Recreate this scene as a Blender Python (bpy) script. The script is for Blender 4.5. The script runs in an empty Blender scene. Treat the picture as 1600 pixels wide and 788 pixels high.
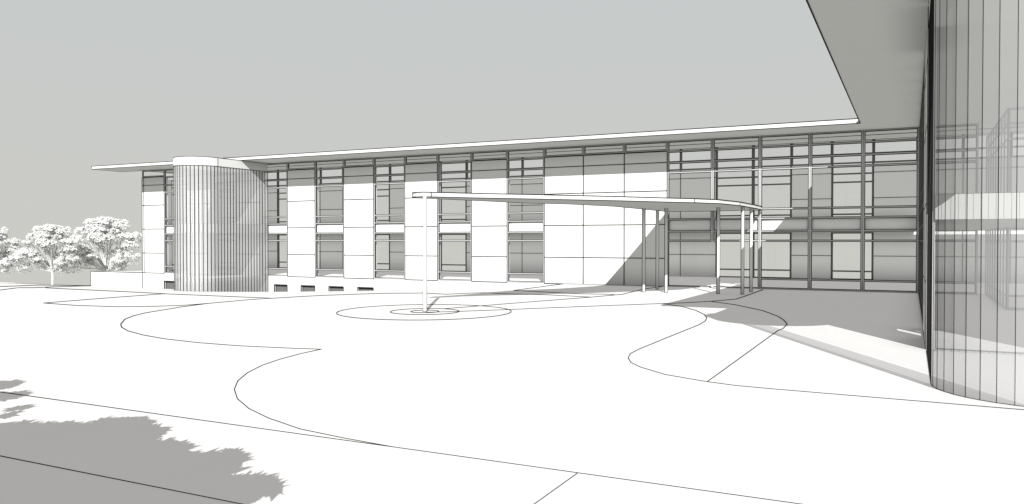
import bpy, math, random
from mathutils import Vector

random.seed(11)
scene = bpy.context.scene
COL = scene.collection

# ------------------------------------------------------------------ camera solution (from the photograph's vanishing points)
F, CX, CY, HV, EYE = 1249.6, 800.0, 394.0, 375.4, 3.2
PITCH = math.atan((CY - HV) / F)
YAW = math.atan((1423.6 - CX) / math.hypot(F, CY - HV))
FWD = Vector((-math.sin(YAW) * math.cos(PITCH), math.cos(YAW) * math.cos(PITCH), -math.sin(PITCH)))
RIGHT = Vector((math.cos(YAW), math.sin(YAW), 0))
UP = RIGHT.cross(FWD)
EYEP = Vector((0, 0, EYE))

def ray(u, v): return FWD + RIGHT * ((u - CX) / F) - UP * ((v - CY) / F)
def on_z(u, v, z):
    d = ray(u, v); return EYEP + d * ((z - EYE) / d.z)

# sun travels this way
AZ, TE = math.radians(27.9), 0.58
SUNDIR = Vector((-math.sin(AZ), math.cos(AZ), -TE))

D = 54.1            # plane of the long facade
BAY = 3.09
def bx(k): return 0.4 - BAY * k     # right hand edge of bay k

# ------------------------------------------------------------------ terrain
GX = [(-900, -1.55), (-51, -1.52), (-46, -1.3), (-41.4, -1.06), (-35, -0.81), (-30.3, -0.69), (-27, -0.62), (-22.8, 0), (900, 0)]
def interp(t, x):
    for (a, va), (b, vb) in zip(t, t[1:]):
        if a <= x <= b: return va + (vb - va) * (x - a) / (b - a)
    return t[-1][1]
def zg(x, y):
    s = min(1, max(0, (y - 33) / (D - 33)))
    z = interp(GX, x) * s
    d = y - 54.6 if x < -76.5 else y - 71.6
    if d > 0: z -= 0.16 * d
    return z
def ground_at(u, v):
    d = ray(u, v); t = 1.0; step = 0.5; p = EYEP
    while t < 400:
        q = EYEP + d * t
        if q.z < zg(q.x, q.y):
            a, b = t - step, t
            for _ in range(30):
                m = (a + b) / 2; q = EYEP + d * m
                if q.z < zg(q.x, q.y): b = m
                else: a = m
            q = EYEP + d * b
            return Vector((q.x, q.y, zg(q.x, q.y)))
        t += step
    return EYEP + d * 100

# ------------------------------------------------------------------ materials
def principled(name, col, rough=0.7, noise=0.0, scale=3.0, spec=0.2, metal=0.0):
    m = bpy.data.materials.new(name); m.use_nodes = True
    nt = m.node_tree; b = nt.nodes['Principled BSDF']
    b.inputs['Roughness'].default_value = rough
    b.inputs['Specular IOR Level'].default_value = spec
    b.inputs['Metallic'].default_value = metal
    c = (col[0], col[1], col[2], 1)
    if noise:
        tc = nt.nodes.new('ShaderNodeTexCoord'); n = nt.nodes.new('ShaderNodeTexNoise')
        n.inputs['Scale'].default_value = scale; n.inputs['Detail'].default_value = 5
        r = nt.nodes.new('ShaderNodeValToRGB')
        r.color_ramp.elements[0].position = 0.3; r.color_ramp.elements[1].position = 0.7
        r.color_ramp.elements[0].color = tuple(x * (1 - noise) for x in col) + (1,)
        r.color_ramp.elements[1].color = tuple(min(1, x * (1 + noise)) for x in col) + (1,)
        nt.links.new(tc.outputs['Object'], n.inputs['Vector'])
        nt.links.new(n.outputs['Fac'], r.inputs['Fac']); nt.links.new(r.outputs['Color'], b.inputs['Base Color'])
    else:
        b.inputs['Base Color'].default_value = c
    return m

WHITE = principled('white_render', (0.61, 0.61, 0.605), 0.8, 0.012, 1.5, 0.1)
PAVE = principled('white_paving', (0.66, 0.66, 0.655), 0.9, 0.012, 0.6, 0.05)
SOFFIT = principled('white_soffit_board', (0.72, 0.72, 0.715), 0.85, 0.01, 0.8, 0.1)
CANSOFFIT = principled('canopy_soffit_board', (0.64, 0.64, 0.635), 0.85, 0.01, 0.8, 0.1)
DIMSLAB = principled('dimmed_white_slab', (0.5, 0.5, 0.495), 0.85, 0.02, 1.5, 0.1)  # white slab with its colour greyed to dim the sunlit edge
LINE = principled('dark_joint', (0.012, 0.012, 0.012), 0.8, 0, 1, 0.1)
FRAME = principled('pale_aluminium', (0.42, 0.42, 0.42), 0.6, 0.02, 5, 0.2)
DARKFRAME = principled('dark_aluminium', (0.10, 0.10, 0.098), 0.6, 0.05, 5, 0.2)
INNER = principled('interior_plaster', (0.75, 0.75, 0.745), 0.9, 0.01, 2, 0.05)
def leaf_material(name, col, fac):
    m = bpy.data.materials.new(name); m.use_nodes = True
    nt = m.node_tree; nt.nodes.clear(); out = nt.nodes.new('ShaderNodeOutputMaterial')
    d = nt.nodes.new('ShaderNodeBsdfDiffuse'); t = nt.nodes.new('ShaderNodeBsdfTranslucent'); x = nt.nodes.new('ShaderNodeMixShader')
    tc = nt.nodes.new('ShaderNodeTexCoord'); n = nt.nodes.new('ShaderNodeTexNoise'); n.inputs['Scale'].default_value = 2.5
    r = nt.nodes.new('ShaderNodeValToRGB')
    r.color_ramp.elements[0].color = tuple(c * .93 for c in col) + (1,); r.color_ramp.elements[1].color = tuple(col) + (1,)
    nt.links.new(tc.outputs['Object'], n.inputs['Vector']); nt.links.new(n.outputs['Fac'], r.inputs['Fac'])
    x.inputs[0].default_value = fac
    for q in (d, t): nt.links.new(r.outputs['Color'], q.inputs['Color'])
    nt.links.new(d.outputs[0], x.inputs[1]); nt.links.new(t.outputs[0], x.inputs[2]); nt.links.new(x.outputs[0], out.inputs['Surface'])
    return m
LEAF = leaf_material('white_leaf', (0.93, 0.93, 0.92), 0.5)
TWIG = principled('grey_twig', (0.46, 0.46, 0.455), 0.9, 0.1, 9, 0.05)
BARK = principled('pale_bark', (0.62, 0.62, 0.61), 0.9, 0.06, 6, 0.05)
GREYGLASS = principled('grey_obscured_glass', (0.14, 0.14, 0.14), 0.5, 0.02, 2, 0.1)
GREEN = principled('shade_tree_leaf', (0.06, 0.07, 0.05), 0.8, 0.2, 3, 0.1)

def glass(name, diff, fac, tint=1.0, gloss=0.03):
    m = bpy.data.materials.new(name); m.use_nodes = True
    nt = m.node_tree; nt.nodes.clear()
    out = nt.nodes.new('ShaderNodeOutputMaterial')
    tr = nt.nodes.new('ShaderNodeBsdfTransparent'); tr.inputs['Color'].default_value = (tint, tint, tint, 1)
    df = nt.nodes.new('ShaderNodeBsdfDiffuse'); df.inputs['Color'].default_value = (diff, diff, diff, 1)
    gl = nt.nodes.new('ShaderNodeBsdfGlossy'); gl.inputs['Roughness'].default_value = 0.03
    m1 = nt.nodes.new('ShaderNodeMixShader'); m1.inputs[0].default_value = fac
    m2 = nt.nodes.new('ShaderNodeMixShader'); m2.inputs[0].default_value = gloss
    nt.links.new(tr.outputs[0], m1.inputs[1]); nt.links.new(df.outputs[0], m1.inputs[2])
    nt.links.new(m1.outputs[0], m2.inputs[1]); nt.links.new(gl.outputs[0], m2.inputs[2])
    nt.links.new(m2.outputs[0], out.inputs['Surface'])
    return m
CLEAR = glass('clear_glass', 0.5, 0.0, 0.995, 0.012)
PLANK = glass('frosted_glass_plank', 0.56, 0.56, 0.97, 0.02)
DRUMGLASS = glass('frosted_drum_glass', 0.6, 0.34, 0.72, 0.008)

# ------------------------------------------------------------------ mesh builder
class MB:
    def __init__(self): self.v = []; self.f = []; self.m = []; self.mats = []
    def mi(self, mat):
        if mat not in self.mats: self.mats.append(mat)
        return self.mats.index(mat)
    def poly(self, pts, mat):
        i = len(self.v); self.v += [tuple(p) for p in pts]
        self.f.append(tuple(range(i, i + len(pts)))); self.m.append(self.mi(mat))
    def box(self, x0, x1, y0, y1, z0, z1, mat):
        i = len(self.v); k = self.mi(mat)
        self.v += [(x, y, z) for z in (z0, z1) for (x, y) in ((x0, y0), (x1, y0), (x1, y1), (x0, y1))]
        for f in ((3, 2, 1, 0), (4, 5, 6, 7), (0, 1, 5, 4), (1, 2, 6, 5), (2, 3, 7, 6), (3, 0, 4, 7)):
            self.f.append(tuple(i + a for a in f)); self.m.append(k)
    def bar(self, p, q, r, mat=None, r2=None):
        mat = mat or LINE; r2 = r2 or r
        p, q = Vector(p), Vector(q); d = (q - p)
        if d.length < 1e-6: return
        d.normalize()
        ref = Vector((0, 0, 1)) if abs(d.z) < 0.9 else Vector((1, 0, 0))
        a = d.cross(ref).normalized(); b = d.cross(a).normalized()
        i = len(self.v); k = self.mi(mat)
        for c, rr in ((p, r), (q, r2)):
            self.v += [tuple(c + a * rr * s + b * rr * t) for s, t in ((-1, -1), (1, -1), (1, 1), (-1, 1))]
        for f in ((0, 1, 2, 3), (7, 6, 5, 4), (0, 4, 5, 1), (1, 5, 6, 2), (2, 6, 7, 3), (3, 7, 4, 0)):
            self.f.append(tuple(i + x for x in f)); self.m.append(k)
    def path(self, pts, rs, mat=None):
        if not isinstance(rs, (list, tuple)): rs = [rs] * len(pts)
        for a, b, ra, rb in zip(pts, pts[1:], rs, rs[1:]): self.bar(a, b, ra, mat, rb)
    def tube(self, pts, rs, mat, n=7):
        k = self.mi(mat); rings = []
        for j, p in enumerate(pts):
            p = Vector(p)
            d = (Vector(pts[min(j + 1, len(pts) - 1)]) - Vector(pts[max(j - 1, 0)])).normalized()
            ref = Vector((0, 0, 1)) if abs(d.z) < 0.95 else Vector((1, 0, 0))
            a = d.cross(ref).normalized(); b = d.cross(a).normalized()
            i = len(self.v)
            self.v += [tuple(p + (a * math.cos(2 * math.pi * s / n) + b * math.sin(2 * math.pi * s / n)) * rs[j]) for s in range(n)]
            rings.append(i)
        for i, j in zip(rings, rings[1:]):
            for s in range(n):
                self.f.append((i + s, i + (s + 1) % n, j + (s + 1) % n, j + s)); self.m.append(k)
    def prism(self, outline, z0, z1, mat, topmat=None, botmat=None):
        n = len(outline)
        self.poly([(x, y, z1) for x, y in outline], topmat or mat)
        self.poly([(x, y, z0) for x, y in reversed(outline)], botmat or mat)
        for i in range(n):
            (x0, y0), (x1, y1) = outline[i], outline[(i + 1) % n]
            self.poly([(x0, y0, z0), (x1, y1, z0), (x1, y1, z1), (x0, y0, z1)], mat)
    def build(self, name, parent=None, loc=(0, 0, 0), smooth=False):
        me = bpy.data.meshes.new(name); me.from_pydata(self.v, [], self.f)
        for m in self.mats: me.materials.append(m)
        me.polygons.foreach_set('material_index', self.m)
        if smooth: me.polygons.foreach_set('use_smooth', [True] * len(self.f))
        me.update()
        o = bpy.data.objects.new(name, me); COL.objects.link(o); o.location = loc
        if parent: o.parent = parent
        return o
def empty(name, loc=(0, 0, 0)):
    o = bpy.data.objects.new(name, None); COL.objects.link(o); o.location = loc
    return o
def tag(o, label=None, cat=None, group=None, kind=None):
    for k, v in (('label', label), ('category', cat), ('group', group), ('kind', kind)):
        if v: o[k] = v
    return o
def dup(o, parent, loc):
    c = o.copy(); COL.objects.link(c); c.parent = parent; c.location = loc
    for ch in o.children:
        d = ch.copy(); COL.objects.link(d); d.parent = c
    return c

R = 0.026   # half width of a facade joint

# ------------------------------------------------------------------ ground
def build_ground():
    xs = [-900, -600, -400, -300, -220, -170, -140, -120, -110] + [-100 + i for i in range(0, 121)] + [24, 30, 40, 60, 100, 200, 500]
    xs += [k[0] for k in GX if -60 < k[0] < 10] + [-76.4, -76.6]
    ys = [-300, -100, -40, -15, 0, 10, 20, 27] + [33 + i * 1.055 for i in range(21)] + [54.6, 56, 58, 60, 63, 66, 69, 71.6, 75, 80, 90, 110, 150, 220, 320, 500, 900]
    xs = sorted(set(xs)); ys = sorted(set(ys))
    b = MB(); k = b.mi(PAVE); n = len(xs)
    b.v = [(x, y, zg(x, y)) for y in ys for x in xs]
    for j in range(len(ys) - 1):
        for i in range(n - 1):
            b.f.append((j * n + i, j * n + i + 1, (j + 1) * n + i + 1, (j + 1) * n + i)); b.m.append(k)
    tag(b.build('ground'), kind='structure')
build_ground()

def edging(px, name='paving_edge', closed=False, k=0.52):
    """thin steel edging strip laid in the paving along a measured line"""
    pts = [ground_at(u, v) for u, v in px]
    if closed: pts.append(pts[0])
    fine = [pts[0]]
    for a, c in zip(pts, pts[1:]):
        n = max(1, int((c - a).length / 0.9))
        for s in range(1, n + 1):
            q = a.lerp(c, s / n); fine.append(Vector((q.x, q.y, zg(q.x, q.y))))
    b = MB()
    rs = [max(0.004, k * (p - EYEP).length / F) for p in fine]
    b.path([p + Vector((0, 0, r * 0.7)) for p, r in zip(fine, rs)], rs)
    tag(b.build(name), kind='structure')

edging([(260, 459.9), (164, 466.5), (68.2, 474.2), (120, 478), (185, 480), (235, 479.5), (282.7, 478), (325, 474.8)])
edging([(71.5, 450.5), (160, 454.8), (260, 459.9), (340, 463.2), (425.7, 466.7)])
edging([(922.5, 464.8), (860, 461.6), (780, 459.4), (740, 458.5), (660, 458.6), (600, 459), (550, 460.6), (500, 462.4), (425.7, 466.7), (375, 470.2), (325, 474.8),
        (282.7, 480.4), (227.5, 489.5), (208, 494.3), (195, 499.5), (188.5, 507), (190, 512), (200, 517.7), (224, 524.2), (256.7, 530),
        (308.7, 536), (373.7, 541), (455, 544.7), (502, 546.3), (471, 552.9), (437, 562), (409.5, 571.4), (386.7, 583), (371.5, 595.7),
        (366, 608.8), (370.8, 623.5), (389, 639), (420, 654), (469.5, 671), (540, 685.5), (615, 699)])
edging([(690, 483.4), (750, 478.6), (820, 473), (923, 465), (972, 460.6), (987, 457), (1010, 451.6), (1034, 448.6)])
edging([(666, 488.6), (717, 487.2), (790, 484.5), (920, 479.2), (1000, 476.2), (1069, 473.8), (1111, 471.4), (1150, 468), (1165, 463), (1192, 453.2)])
edging([(1035, 475), (1063, 479), (1087, 485.5), (1100.5, 492), (1104.5, 497.3), (1102, 502), (1093, 507.7), (1045, 527), (1000, 545.5),
        (985, 553), (981.5, 560), (986, 567), (1001, 574.3), (1039, 585.7), (1075, 592), (1105, 597), (1150, 603), (1210, 608.5), (1345, 619.8), (1600, 641), (1720, 651)])
edging([(1111, 471.6), (1150, 477), (1192, 486), (1216, 495), (1225, 501), (1230, 507), (1223.5, 514), (1215.7, 517), (1105, 597)])
edging([(-60, 604.5), (0, 613), (480, 680.3), (615, 699), (1250, 788), (1400, 809)])
edging([(-80, 697), (0, 713), (372, 787), (420, 796.5)])
edging([(902, 740), (835, 788), (815, 802)])
edging([(802, 454.4), (840, 456.2), (900, 459.6), (960, 460.7)])
edging([(804, 454.2), (845, 448.8), (879, 444.3)])
edging([(0, 454), (50, 450.3), (80, 449), (142, 447.2)])
edging([(0, 448.5), (60, 446.2), (142, 446.9)])
def ring(u0, u1, v0, v1):
    c = ground_at(664, 487.3)
    l, r = ground_at(u0, 487.5), ground_at(u1, 487.5)
    rad = (r - l).length / 2
    pts = [c + Vector((math.cos(a) * rad, math.sin(a) * rad, 0)) for a in [i * math.pi / 24 for i in range(49)]]
    b = MB(); rr = 0.55 * 36 / F
    b.path([p + Vector((0, 0, rr * .7)) for p in pts], rr)
    tag(b.build('paving_edge'), kind='structure')
ring(527.4, 798, 0, 0); ring(610.4, 717.5, 0, 0); ring(644, 688, 0, 0)

# ------------------------------------------------------------------ office building
bld = tag(empty('office_building', (-33, D, 0)),
          'long two storey white panelled office building with strip windows and flat overhanging roof', 'building')
OB = Vector((-33, D, 0))
def part(b, name, loc=(0, 0, 0)):
    """b holds world coordinates"""
    o = b.build(name, bld); o.location = Vector(loc) - OB
    return o

# window bay: local x 0..BAY (left to right), y 0 at the facade, z up
TRANS = [0.05, 0.68, 3.16, 3.79, 4.62, 5.24, 7.82, 8.5, 9.27, 9.97]
def window_mesh(trans, x0=0.0, x1=BAY, z0=0.0, z1=10.0, left=(0, 10.0), right=(0, 10.0), core=FRAME, rail=0.03):
    b = MB()
    for (za, zb), (a, c, e, g) in ((left, (x0 + .012, x0 + .085, x0 + .002, x0 + .125)), (right, (x1 - .085, x1 - .012, x1 - .125, x1 - .002))):
        b.box(a, c, 0.0, 0.14, za, zb, core); b.box(e, g, 0.025, 0.11, za + .002, zb - .002, LINE)
    for t in trans:
        b.box(x0 + .09, x1 - .09, 0.004, 0.15, t - rail, t + rail, core)
        b.box(x0 + .09, x1 - .09, 0.03, 0.13, t - rail - .042, t + rail + .042, LINE)
    return b
def pane_mesh(x0=.1, x1=BAY - .1, z0=.06, z1=9.95):
    b = MB(); b.box(x0, x1, .06, .075, z0, z1, CLEAR); return b
win0 = part(window_mesh(TRANS), 'window')
pane0 = pane_mesh().build('pane', win0)

PANELS = [5, 6, 7, 9, 11, 13, 15, 17, 19, 21]
WINDOWS = [0, 1, 2, 8, 10, 12, 14, 16, 18, 20]
win0.location = Vector((bx(1), D, 0)) - OB
for k in WINDOWS[1:] + [-1]:
    dup(win0, bld, Vector((bx(k + 1), D, 0)) - OB)
# entrance bays 3 and 4: no sill rail, the mullion between them stops above the doors
TE_ = [0.03, 3.16, 3.79, 4.62, 5.24, 7.82, 8.5, 9.27, 9.97]
w = part(window_mesh(TE_, right=(0, 10), left=(3.12, 10)), 'window', (bx(4), D, 0)); pane_mesh().build('pane', w)
w = part(window_mesh(TE_, left=(0, 10), right=(3.12, 10)), 'window', (bx(5), D, 0)); pane_mesh().build('pane', w)

# white cladding panels with joints
def panel_mesh(edge_l=True, edge_r=True):
    b = MB()
    b.box(0.003, BAY - .003, 0.0, 0.45, 0.0, 9.31, WHITE)
    for z in (1.94, 4.28, 6.6, 8.55): b.bar((0.003, 0, z), (BAY - .003, 0, z), R)
    for x in (0.004, BAY - .004): b.bar((x, 0, 0), (x, 0, 9.31), R)
    b.bar((0, 0, 0), (BAY, 0, 0), R); b.bar((0, 0, 9.31), (BAY, 0, 9.31), R)
    return b
p0 = part(panel_mesh(), 'wall_panel', (bx(6), D, 0))
for k in PANELS[1:]: dup(p0, bld, Vector((bx(k + 1), D, 0)) - OB)
b = MB(); b.bar((bx(22) + .25, D, 0), (bx(22) + .25, D, 9.3), R); part(b, 'corner_joint')
# clerestory over the panels
def clere_mesh():
    b = window_mesh([9.4, 9.97], left=(9.33, 10), right=(9.33, 10)); return b
c0 = part(clere_mesh(), 'clerestory_window', (bx(6), D, 0)); pane_mesh(z0=9.45).build('pane', c0)
for k in PANELS[1:]: dup(c0, bld, Vector((bx(k + 1), D, 0)) - OB)

# foundation wall with basement windows
BWIN = [(-64.55, -63.0), (-50.6, -49.09), (-47.54, -46.0), (-44.48, -42.92), (-41.43, -39.83)]
b = MB(); xa = -67.58
for x0, x1 in BWIN:
    b.box(xa, x0, D + .002, D + .5, -3.2, -.0, WHITE)
    b.box(x0, x1, D + .002, D + .5, -.74, -.0, WHITE)
    for p, q in (((x0, -3), (x0, -.74)), ((x0, -.74), (x1, -.74)), ((x1, -.74), (x1, -3))):
        b.bar((p[0], D, p[1]), (q[0], D, q[1]), R)
    xa = x1
b.box(xa, -22.9, D + .002, D + .5, -3.2, -.0, WHITE)
b.bar((bx(22), D, 0), (bx(22), D, -3), R)
part(b, 'foundation_wall')
for x0, x1 in BWIN:
    b = MB(); b.box(x0 + .01, x1 - .01, D + .22, D + .28, -3.1, -.745, GREYGLASS)
    b.bar((x0 + .02, D + .22, -3), (x0 + .02, D + .22, -.75), R)
    part(b, 'basement_window')

# floor slabs
b = MB(); b.box(-67.3, 14.2, D + .16, 69.3, -.25, 0.02, INNER); part(b, 'floor_slab')
b = MB(); b.box(-67.3, .3, D + .17, 69.3, 3.84, 4.57, INNER); part(b, 'floor_slab')
b = MB(); b.box(.62, 14.2, 26.2, D + .1, 3.79, 4.53, DIMSLAB)
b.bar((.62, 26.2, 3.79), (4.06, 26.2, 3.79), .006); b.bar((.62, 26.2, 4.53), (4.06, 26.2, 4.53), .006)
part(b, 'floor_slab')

# rear wall with its windows, seen right through the rooms
RY = 69.5
REAR_OPEN = [1, 3, 4, 8, 13, 16, 20]
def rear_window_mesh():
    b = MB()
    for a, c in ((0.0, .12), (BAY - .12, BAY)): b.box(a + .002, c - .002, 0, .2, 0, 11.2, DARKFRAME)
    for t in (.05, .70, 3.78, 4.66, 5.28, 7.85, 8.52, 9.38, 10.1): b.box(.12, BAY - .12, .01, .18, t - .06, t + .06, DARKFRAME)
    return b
def rear_panel_mesh():
    b = MB(); b.box(.002, BAY - .002, 0, .3, 0, 9.3, INNER)
    for z in (1.94, 3.95, 6.55, 8.58): b.bar((0, 0, z), (BAY, 0, z), .022)
    for x in (0.003, BAY - .003): b.bar((x, 0, 0), (x, 0, 9.3), .022)
    for a, c in ((0.0, .1), (BAY - .1, BAY)): b.box(a + .002, c - .002, 0.02, .2, 9.3, 11.2, DARKFRAME)
    for t in (9.38, 10.1): b.box(.1, BAY - .1, .03, .18, t - .06, t + .06, DARKFRAME)
    return b
rw = rp = None
for k in range(-4, 22):
    loc = (bx(k + 1), RY, 0)
    if k in REAR_OPEN:
        if rw is None:
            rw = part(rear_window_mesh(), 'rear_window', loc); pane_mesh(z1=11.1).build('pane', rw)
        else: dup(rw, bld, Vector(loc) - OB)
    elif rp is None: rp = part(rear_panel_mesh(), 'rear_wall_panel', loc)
    else: dup(rp, bld, Vector(loc) - OB)
b = MB(); b.box(-67.57, -67.35, D + .46, 57.4, 0, 9.3, INNER); part(b, 'end_wall')
b = MB(); b.box(-67.57, -67.35, 66.4, RY - .01, 0, 9.3, INNER); part(b, 'end_wall')
for y in (57.4, 60.4, 63.4):
    b = MB()
    for a in (y + .002, y + 2.88): b.box(-67.54, -67.38, a, a + .11, 0, 9.3, DARKFRAME)
    for t in (.05, .70, 3.78, 4.66, 5.28, 7.85, 8.52, 9.25): b.box(-67.53, -67.39, y + .11, y + 2.88, t - .05, t + .05, DARKFRAME)
    w = part(b, 'end_window'); b = MB(); b.box(-67.47, -67.455, y + .1, y + 2.9, .05, 9.2, CLEAR); b.build('pane', w)

# roof: L shaped slab over the long wing and the side wing
outl = [(-70.6, 50.9), (-2.7, 50.9), (-2.7, 22.7), (14.6, 22.7), (14.6, 59.3), (-67.6, 59.3), (-67.6, 54.15), (-70.6, 54.15)]
b = MB(); b.prism(outl, 10.02, 10.3, WHITE, WHITE, SOFFIT)
for z in (10.02, 10.3):
    for (xa_, ya), (xb, yb) in zip(outl, outl[1:] + outl[:1]): b.bar((xa_, ya, z), (xb, yb, z), .022 if ya > 40 else .010)
b.bar((-67.5, 56.75, 10.015), (14, 56.75, 10.015), .03)
b.bar((-70.6, 50.9, 10.02), (-70.6, 50.9, 10.3), .02)
roof = part(b, 'roof')
b = MB(); b.box(-67.6, 14.6, 59.4, 71.5, 11.22, 11.42, WHITE); part(b, 'unseen_shade_roof')  # unseen roof added to keep the sun off the rear interior walls

# side wing on the right
b = MB()
SX = 0.4
b.box(SX, SX + .22, 26.3, 29.5, 0, 10.0, WHITE); b.box(SX, SX + .22, 30.45, 30.7, 0, 10.0, WHITE); b.box(SX, SX + .22, 31.2, 32.42, 0, 10.0, WHITE)
b.box(SX + .001, SX + .219, 29.5, 30.45, 1.3, 10.0, WHITE); b.box(SX + .001, SX + .219, 30.7, 31.2, .55, 10.0, WHITE)
b.box(SX + .001, SX + .219, 29.5, 30.45, 0, .1, WHITE); b.box(SX + .001, SX + .219, 30.7, 31.2, 0, .1, WHITE)
for z in (0, 1.94, 4.28, 6.6, 8.55): b.bar((SX, 26.3, z), (SX, 32.42, z), .01)
for y in (26.3, 29.4, 32.42): b.bar((SX, y, 0), (SX, y, 10), .01)
part(b, 'side_wall')
b = MB(); b.box(4.07, 14.3, 26.0, 26.3, 0, 10.0, WHITE); part(b, 'front_wall')
b = MB(); b.box(14.3, 14.5, 26.0, RY, 0, 10.0, INNER); part(b, 'end_wall')
b = MB(); b.box(.65, 4.07, 26.12, 26.26, 0.0, .06, FRAME); b.bar((.65, 26.12, .06), (4.07, 26.12, .06), .006); b.bar((.65, 26.26, .06), (4.07, 26.26, .06), .006)
b.bar((.62, 26.2, 9.4), (4.07, 26.2, 9.4), .008); b.bar((.66, 26.3, 0), (.66, 26.3, 10), .008)
part(b, 'threshold')
# curtain wall of the wing facing the forecourt, the same bays turned round
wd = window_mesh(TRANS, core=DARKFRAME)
wd0 = None
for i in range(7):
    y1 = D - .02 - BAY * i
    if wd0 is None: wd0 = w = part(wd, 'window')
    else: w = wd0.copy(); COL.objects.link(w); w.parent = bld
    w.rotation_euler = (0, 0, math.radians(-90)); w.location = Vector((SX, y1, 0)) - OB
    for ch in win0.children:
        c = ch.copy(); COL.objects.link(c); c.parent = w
# glazed room inside the wing, seen through the round glass end
def glazed_frame(p, q, n, z0, z1, rails, r=.035):
    b = MB(); p, q = Vector(p), Vector(q)
    for i in range(n + 1):
        c = p.lerp(q, i / n); b.bar((c.x, c.y, z0), (c.x, c.y, z1), r, FRAME)
        for s in (-1, 1):
            o = (q - p).normalized() * (r + .008) * s
            b.bar((c.x + o.x, c.y + o.y, z0), (c.x + o.x, c.y + o.y, z1), .009)
    for z in rails:
        b.bar((p.x, p.y, z), (q.x, q.y, z), r * .9, FRAME)
        for s in (-1, 1): b.bar((p.x, p.y, z + s * (r + .006)), (q.x, q.y, z + s * (r + .006)), .008)
    return b
for z0, z1 in ((0.04, 3.8), (4.66, 9.2)):
    rails = [z0 + .04, z0 + .62, z1 - .66, z1 - .04] if z0 < 1 else [z0 + .04, z0 + .62, z1 - 1.4, z1 - .7, z1 - .04]
    part(glazed_frame((3.9, 42.7, 0), (3.9, D - .1, 0), 8, z0, z1, rails), 'partition_frame')
    part(glazed_frame((3.95, 42.7, 0), (14.0, 42.7, 0), 7, z0, z1, rails), 'partition_frame')

# ------------------------------------------------------------------ stadium shaped glass towers
def stadium(x0, r, yc, yb, step=.344):
    """left flank from back to front, round the end, right flank to the back; outline pts (x, y)"""
    pts = []; n = max(1, round((yb - yc) / step))
    for i in range(n + 1): pts.append((x0, yb + (yc - yb) * i / n))
    m = 20
    for i in range(1, m):
        a = math.pi + math.pi * i / m
        pts.append((x0 + r + r * math.cos(a), yc + r * math.sin(a)))
    for i in range(n + 1): pts.append((x0 + 2 * r, yc + (yb - yc) * i / n))
    return pts
def offset(pts, c, yc, d):
    out = []
    for x, y in pts:
        if y >= yc - 1e-6: out.append((x + (d if x > c else -d), y))
        else:
            l = math.hypot(x - c, y - yc); out.append((c + (x - c) * (l + d) / l, yc + (y - yc) * (l + d) / l))
    return out
def glass_tower(x0, r, yc, yb, z0, z1, zcap, mat, finw, find, label, capout=None, line=.018, clear=False, slabs=((3.84, 4.57), (-.2, .02))):
    c = x0 + r; base = Vector((c, yc, max(0, z0) if z0 >= 0 else -1.2))
    t = tag(empty('glass_tower', base), label, 'glass tower')
    pts = stadium(x0, r, yc, yb); inn = offset(pts, c, yc, -.03); out = [a if y < yc + .2 else b for (x, y), a, b in zip(pts, offset(pts, c, yc, find), offset(pts, c, yc, max(.008, find)))]
    L = -base
    def P(b, n, parent=t, loc=None): return b.build(n, parent, L if loc is None else loc)
    g = MB()
    for i in range(len(pts) - 1):
        (xa, ya), (xb, yb_) = pts[i], pts[i + 1]; (xc, yc_), (xd, yd) = inn[i], inn[i + 1]
        g.poly([(xa, ya, z0), (xb, yb_, z0), (xb, yb_, z1), (xa, ya, z1)], CLEAR if clear and (xb > c - .3 or ya > yc + .01) else mat)
    P(g, 'glazing')
    f = MB()
    for (xa, ya), (xb, yb_) in zip(offset(pts, c, yc, -.01 if not clear else -.004), out):
        fw = finw if not clear or (xa < c - .3 and ya < yc + .1) else finw * .55
        d = Vector((xb - xa, yb_ - ya, 0)).normalized(); s = Vector((-d.y, d.x, 0)) * fw / 2
        q = [(xa - s.x, ya - s.y), (xa + s.x, ya + s.y), (xb + s.x, yb_ + s.y), (xb - s.x, yb_ - s.y)]
        f.prism(q, z0, z1 - .003, LINE)
    f.path([(x, y, max(z0, 0) + .01 if z0 >= 0 else z0) for x, y in offset(pts, c, yc, .005)], finw * .5)
    P(f, 'mullions')
    for za, zb in slabs:
        s = MB(); s.prism(offset(pts, c, yc, -.12), za, zb, INNER)
        s.path([(x, y, zb) for x, y in offset(pts, c, yc, -.12)], line * .5); P(s, 'floor_slab')
    cp = MB(); co = capout or offset(pts, c, yc, .02)
    cp.prism(co, z1, zcap, WHITE, WHITE, INNER)
    for z in (z1, zcap): cp.path([(x, y, z) for x, y in co], line)
    if capout is None:
        for x in (x0 - .02, x0 + 2 * r + .02): cp.bar((x, yc, z1), (x, yc, zcap), line)
    P(cp, 'roof_cap')
    return t
glass_tower(-55.4, 2.05, 48.35, D - .03, -1.75, 9.29, 10.0, PLANK, .06, .014,
            'round ended stair tower of narrow vertical glass strips beside long white facade')
cap2 = [(max(x, .41), y) if y > 19.9 else (x, y) for x, y in stadium(.22, 2.39, 19.3, 26.0)]
glass_tower(.42, 2.02, 20.05, 26.0, 0.0, 9.3, 10.0, DRUMGLASS, .009, .007,
            'large curved glass drum at the near end of the dark side wing', capout=cap2, line=.01, clear=True, slabs=())

# ------------------------------------------------------------------ terrace wall at the left end
b = MB()
o2 = [(-75.3, D), (-67.6, D), (-67.6, 66.5)]
b.prism(o2, -3.4, 0.0, WHITE)
for a, c in zip(o2, o2[1:] + o2[:1]): b.bar((a[0], a[1], 0), (c[0], c[1], 0), .026)
b.bar((-75.3, D, 0), (-75.3, D, -2), .024)
tw = b.build('terrace_wall')
tag(tw, 'low plain white terrace wall extending from left end of the long facade', 'wall')

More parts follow.
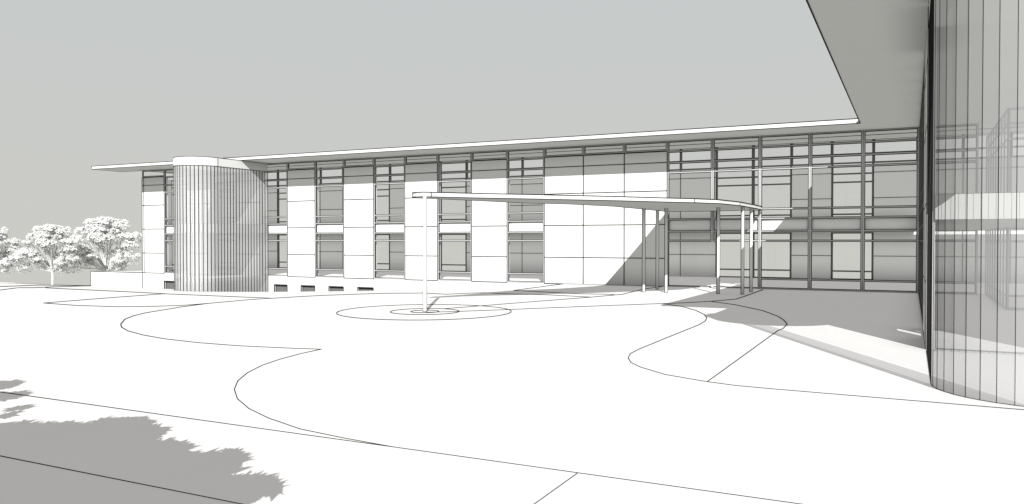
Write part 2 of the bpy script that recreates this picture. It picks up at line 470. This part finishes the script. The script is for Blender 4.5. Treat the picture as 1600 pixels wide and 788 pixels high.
# ------------------------------------------------------------------ entrance canopy
ZB, ZT = 5.15, 5.36
can = tag(empty('entrance_canopy', (-19.47, 30.28, 0)), 'white tapering curved entrance canopy standing on seven slim posts', 'canopy')
LC = Vector((19.47, -30.28, 0))
front = [(644.5, 308.6), (650, 308.0), (660, 307.6), (673.8, 307.8), (737.9, 309.3), (830, 311.0), (895, 312.4), (960, 313.75), (1038, 315.8), (1085, 316.9),
         (1124, 318.4), (1156, 321.6), (1178.8, 325.6), (1188, 327.6), (1191, 328.6)]
back = [(1178.8, 328.4), (1140, 329.2), (1111.6, 329.8), (1070, 330.3), (1042, 330.6), (1027, 329), (1003.8, 326.7), (960, 322.5), (895, 319.2), (830, 317.3), (791, 315.8),
        (736.6, 313.1), (689, 310.9), (668, 310.1), (652, 309.6)]
fo = [on_z(u, v, ZB) for u, v in front]; bo = [on_z(u, v, ZB) for u, v in back]
allp = [(p.x, min(p.y, D - .25)) for p in fo + bo]
b = MB(); b.prism(allp, ZB, ZT, WHITE, WHITE, CANSOFFIT)
for (x0, y0), (x1, y1) in zip(allp, allp[1:] + allp[:1]):
    rr = .65 * math.hypot(x0, y0) / F
    b.bar((x0, y0, ZB), (x1, y1, ZB), rr); b.bar((x0, y0, ZT), (x1, y1, ZT), rr)
for i in (0, 3, 9, 11): b.bar((allp[i][0], allp[i][1], ZB), (allp[i][0], allp[i][1], ZT), .016)
b.build('roof_slab', can, LC)
def post(u, v, w, mat=WHITE, lines=True):
    p = on_z(u, v, 0); b = MB(); n = 12; h = w / 2
    b.tube([(0, 0, 0), (0, 0, ZB + .002)], [h, h], mat, n)
    b.poly([(h * math.cos(2 * math.pi * s / n), h * math.sin(2 * math.pi * s / n), 0.001) for s in range(n)], mat)
    if lines:
        for s in (0, 2, 4, 6, 8, 10):
            pass
        for a in (YAW + .1, YAW + math.pi - .1):
            b.bar((h * math.cos(a), h * math.sin(a), 0), (h * math.cos(a), h * math.sin(a), ZB), .022 if v < 480 else .008)
    b.path([(1.02 * h * math.cos(2 * math.pi * s / n), 1.02 * h * math.sin(2 * math.pi * s / n), .015) for s in range(n + 1)], .012)
    return b.build('column', can, Vector((p.x, p.y, 0)) + LC)
c = post(664, 487.3, .17, WHITE); c['label'] = 'white front post standing in concentric paving rings'
for u, v in ((1005.7, 456.5), (1027, 452.5), (1040.7, 457.3), (1122, 459.4), (1160, 460.4), (1173.5, 456.4)): post(u, v, .17)

# ------------------------------------------------------------------ white trees in the distance
def leaf_card(b, c, s, mat, flat=0.5, ratio=.6, out=None):
    n = Vector((random.gauss(0, 1), random.gauss(0, 1), random.gauss(0, 1) + flat)).normalized()
    if out is not None: n = (n * .28 + out + Vector((.25, -.45, .55))).normalized()
    a = n.orthogonal().normalized(); t = n.cross(a); th = random.random() * 6.283
    a, t = a * math.cos(th) + t * math.sin(th), t * math.cos(th) - a * math.sin(th)
    c = Vector(c)
    b.poly([c - a * s, c - t * s * ratio, c + a * s, c + t * s * ratio], mat)
M = .00987
LOBES = [(490, 150, 110, 42), (590, 150, 75, 48), (540, 190, 90, 35), (320, 205, 35, 24), (370, 265, 52, 28), (580, 275, 80, 38), (490, 310, 50, 28),
         (350, 390, 110, 52), (420, 360, 60, 38), (305, 515, 68, 30), (740, 255, 66, 28), (755, 330, 66, 45), (695, 365, 36, 32), (670, 520, 62, 42), (640, 210, 50, 32),
         (430, 200, 60, 34), (620, 400, 60, 40), (470, 440, 60, 30), (600, 480, 60, 36), (400, 470, 60, 34), (540, 250, 90, 40), (760, 420, 60, 40), (700, 460, 60, 36), (250, 430, 50, 34)]
def make_tree(name):
    t = empty(name)
    tr = MB(); cr = MB(); tw_ = MB()
    tr.tube([(0, 0, -1.2), (0, 0, 0), (.02, 0, .9), (0, 0, 1.55)], [.16, .13, .115, .11], BARK, 8)
    cen = []
    for (cx, cy, rx, rz) in LOBES:
        x = (cx - 541) * M; z = (715 - cy) * M
        for dup_ in range(2):
            y = random.uniform(-1.6, .2) if dup_ == 0 else random.uniform(.3, 2.0)
            xx = x if dup_ == 0 else x * .85 + random.uniform(-.3, .3)
            cen.append((xx, y, z, rx * M * 1.1, rz * M * 1.22))
    for i, (x, y, z, rx, rz) in enumerate(cen):
        back = i % 2 == 1
        if back and z < 4.4: continue
        n = int(150 + 420 * rx * rz / .6)
        bumps = []
        for _ in range(5 + int(rx * 6)):
            q = Vector((random.gauss(0, 1), random.gauss(-.4, 1), random.gauss(.3, 1))).normalized() * random.uniform(.45, .85)
            bumps.append((x + q.x * rx, y + q.y * rx * .8, z + q.z * rz, rx * random.uniform(.26, .46)))
        for bx_, by_, bz_, br in bumps:
            for _ in range(int(24 + 300 * br * br)):
                u = Vector((random.gauss(0, 1), random.gauss(-.4, 1), random.gauss(.35, 1))).normalized()
                if u.z < -.3 and random.random() < .7: continue
                k = random.uniform(.82, 1.12)
                leaf_card(cr, (bx_ + u.x * br * k, by_ + u.y * br * k, bz_ + u.z * br * .85 * k), random.uniform(.06, .15), LEAF, out=u)
        for _ in range(int(n * .24)):      # loose twigs and small leaves hanging under the clump
            p = Vector((x + random.gauss(0, .5) * rx, y + random.gauss(0, .5) * rx, z - rz * random.uniform(.3, 1.7)))
            if random.random() < .35: leaf_card(cr, p, random.uniform(.03, .07), LEAF)
            else:
                d = Vector((random.gauss(0, 1), random.gauss(0, 1), random.gauss(0, 1))).normalized() * random.uniform(.05, .14)
                tw_.bar(p - d, p + d, .010, TWIG)
        if i % 2 == 0 or i % 5 == 0:
            m = Vector((x * .35, y * .35, 1.5 + (z - 1.5) * .45))
            tr.tube([(0, 0, 1.35 + random.random() * .2), tuple(m), (x * .8, y * .8, z - rz * .6)], [.07, .045, .018], BARK, 5)
            tr.tube([tuple(m), (x * .8 + random.gauss(0, .4), y * .6, z - rz * .4)], [.03, .012], TWIG, 4)
    tr.build('trunk', t); cr.build('crown', t); tw_.build('twigs', t)
    return t
tree = make_tree('tree')
def place(t, u, v, d, s, rz, label):
    p = EYEP + ray(u, v) * d
    t.location = (p.x, p.y, p.z); t.scale = (s, s, s); t.rotation_euler = (0, 0, YAW + rz)
    tag(t, label, 'tree', 'pale trees past the terrace wall')
def copy_tree(t):
    c = t.copy(); COL.objects.link(c)
    for ch in t.children:
        d = ch.copy(); COL.objects.link(d); d.parent = c
    return c
place(tree, 82.3, 448, 81, 1.0, 0, 'white leaved tree with whole slim trunk in view, left of the terrace wall')
t2 = copy_tree(tree); place(t2, 167, 450, 88, 1.24, 0.0, 'white leaved tree half hidden behind the terrace wall')
t2.scale = (1.36, 1.24, 1.24)
t3 = copy_tree(tree); place(t3, -14, 449.5, 80, 1.0, 0.35, 'white leaved tree cut off by the left edge of the picture')

# ------------------------------------------------------------------ tree behind the viewer whose shade falls on the near paving
def in_poly(x, y, poly):
    r = False; j = len(poly) - 1
    for i in range(len(poly)):
        xi, yi = poly[i]; xj, yj = poly[j]
        if (yi > y) != (yj > y) and x < (xj - xi) * (y - yi) / (yj - yi) + xi: r = not r
        j = i
    return r
SH = [[(-90, 668), (0, 664), (35, 661), (80, 664), (105, 660), (120, 665), (150, 662), (155, 656), (210, 653), (238, 660), (230, 665), (262, 671), (240, 688), (237, 692),
       (265, 690), (300, 697), (290, 704), (310, 710), (345, 708), (366, 704), (383, 718), (366, 722), (374, 734), (346, 745), (350, 749), (375, 747), (418, 744), (439, 762),
       (430, 771), (402, 774), (398, 782), (376, 785), (366, 800), (330, 860), (250, 960), (60, 1000), (-200, 900)],
      [(-40, 598), (12, 596), (28, 594), (31, 600), (8, 607), (-40, 614)], [(-40, 617), (14, 614), (38, 611), (41, 616), (15, 624), (-40, 634)],
      [(14, 638), (38, 634), (49, 637), (30, 640), (18, 641)], [(4, 650), (25, 644), (22, 649), (6, 653)]]
st = tag(empty('tree', (-6.3, -7.2, 0)), 'broad dark leaved tree standing beside the viewpoint, shading the near paving', 'tree')
cr = MB()
for pi, poly in enumerate(SH):
    us = [p[0] for p in poly]; vs = [p[1] for p in poly]
    world = [on_z(u, v, 0) for u, v in poly]
    wp = [(p.x, p.y) for p in world]
    x0, x1 = min(p[0] for p in wp), max(p[0] for p in wp); y0, y1 = min(p[1] for p in wp), max(p[1] for p in wp)
    area = (x1 - x0) * (y1 - y0); n = int(area * 620); 
    for _ in range(n):
        x, y = random.uniform(x0, x1), random.uniform(y0, y1)
        if not in_poly(x, y, wp): continue
        z = random.uniform(5.2, 8.6) if pi == 0 else random.uniform(6.0, 7.5)
        q = Vector((x, y, 0)) - SUNDIR * (z / TE)
        leaf_card(cr, q - Vector((-6.3, -7.2, 0)), random.uniform(.09, .25), GREEN, 1.0, .34)
cr.build('crown', st)
b = MB(); b.tube([(0, 0, -.05), (.05, 0, 2), (0, .1, 4), (.2, .3, 6.6)], [.3, .24, .2, .1], BARK, 10)
for dx, dy, dz in ((-3.5, 3.5, 6.4), (3, 2.4, 6.3), (-4.5, -1, 6.6), (2, -3, 6.5), (-1, 4, 6.8), (4, .5, 6.8)):
    b.tube([(0, .1, 3.2 + random.random()), (dx * .45, dy * .45, 5), (dx, dy, dz)], [.13, .09, .03], BARK, 7)
b.build('trunk', st)

# ------------------------------------------------------------------ light and sky
w = bpy.data.worlds.new('World'); scene.world = w; w.use_nodes = True
nt = w.node_tree; bg = nt.nodes['Background']
tc = nt.nodes.new('ShaderNodeTexCoord'); sp = nt.nodes.new('ShaderNodeSeparateXYZ'); rp_ = nt.nodes.new('ShaderNodeValToRGB')
mp = nt.nodes.new('ShaderNodeMapRange'); mp.inputs['From Min'].default_value = -0.2; mp.inputs['From Max'].default_value = 0.8
nt.links.new(tc.outputs['Generated'], sp.inputs[0]); nt.links.new(sp.outputs['Z'], mp.inputs['Value']); nt.links.new(mp.outputs[0], rp_.inputs['Fac'])
rp_.color_ramp.elements[0].color = (0.602, 0.600, 0.566, 1); rp_.color_ramp.elements[0].position = 0.19
rp_.color_ramp.elements[1].color = (0.566, 0.596, 0.596, 1); rp_.color_ramp.elements[1].position = 0.49
e_ = rp_.color_ramp.elements.new(0.85); e_.color = (0.625, 0.6, 0.585, 1)
nt.links.new(rp_.outputs['Color'], bg.inputs['Color']); bg.inputs['Strength'].default_value = 0.758

sd = bpy.data.lights.new('sun', 'SUN'); sd.energy = 5.0; sd.angle = math.radians(0.12); sd.color = (1, .995, .985)
so = bpy.data.objects.new('sun', sd); COL.objects.link(so)
so.rotation_euler = SUNDIR.to_track_quat('-Z', 'Y').to_euler()

# ------------------------------------------------------------------ camera
cd = bpy.data.cameras.new('camera'); co_ = bpy.data.objects.new('camera', cd); COL.objects.link(co_)
cd.sensor_fit = 'HORIZONTAL'; cd.sensor_width = 36; cd.lens = 36 * F / 1600; cd.clip_end = 3000; cd.clip_start = .05
co_.location = EYEP; co_.rotation_euler = FWD.to_track_quat('-Z', 'Y').to_euler()
scene.camera = co_

vs = scene.view_settings; vs.view_transform = 'Standard'; vs.look = 'None'; vs.exposure = 0.4; vs.gamma = 1
cy = scene.cycles; cy.max_bounces = 10; cy.diffuse_bounces = 4; cy.transparent_max_bounces = 48; cy.glossy_bounces = 2
cy.use_denoising = True
cy.use_fast_gi = True; cy.fast_gi_method = 'REPLACE'; cy.ao_bounces_render = 1; cy.ao_bounces = 1
w.light_settings.distance = 1.5; w.light_settings.ao_factor = 1.0
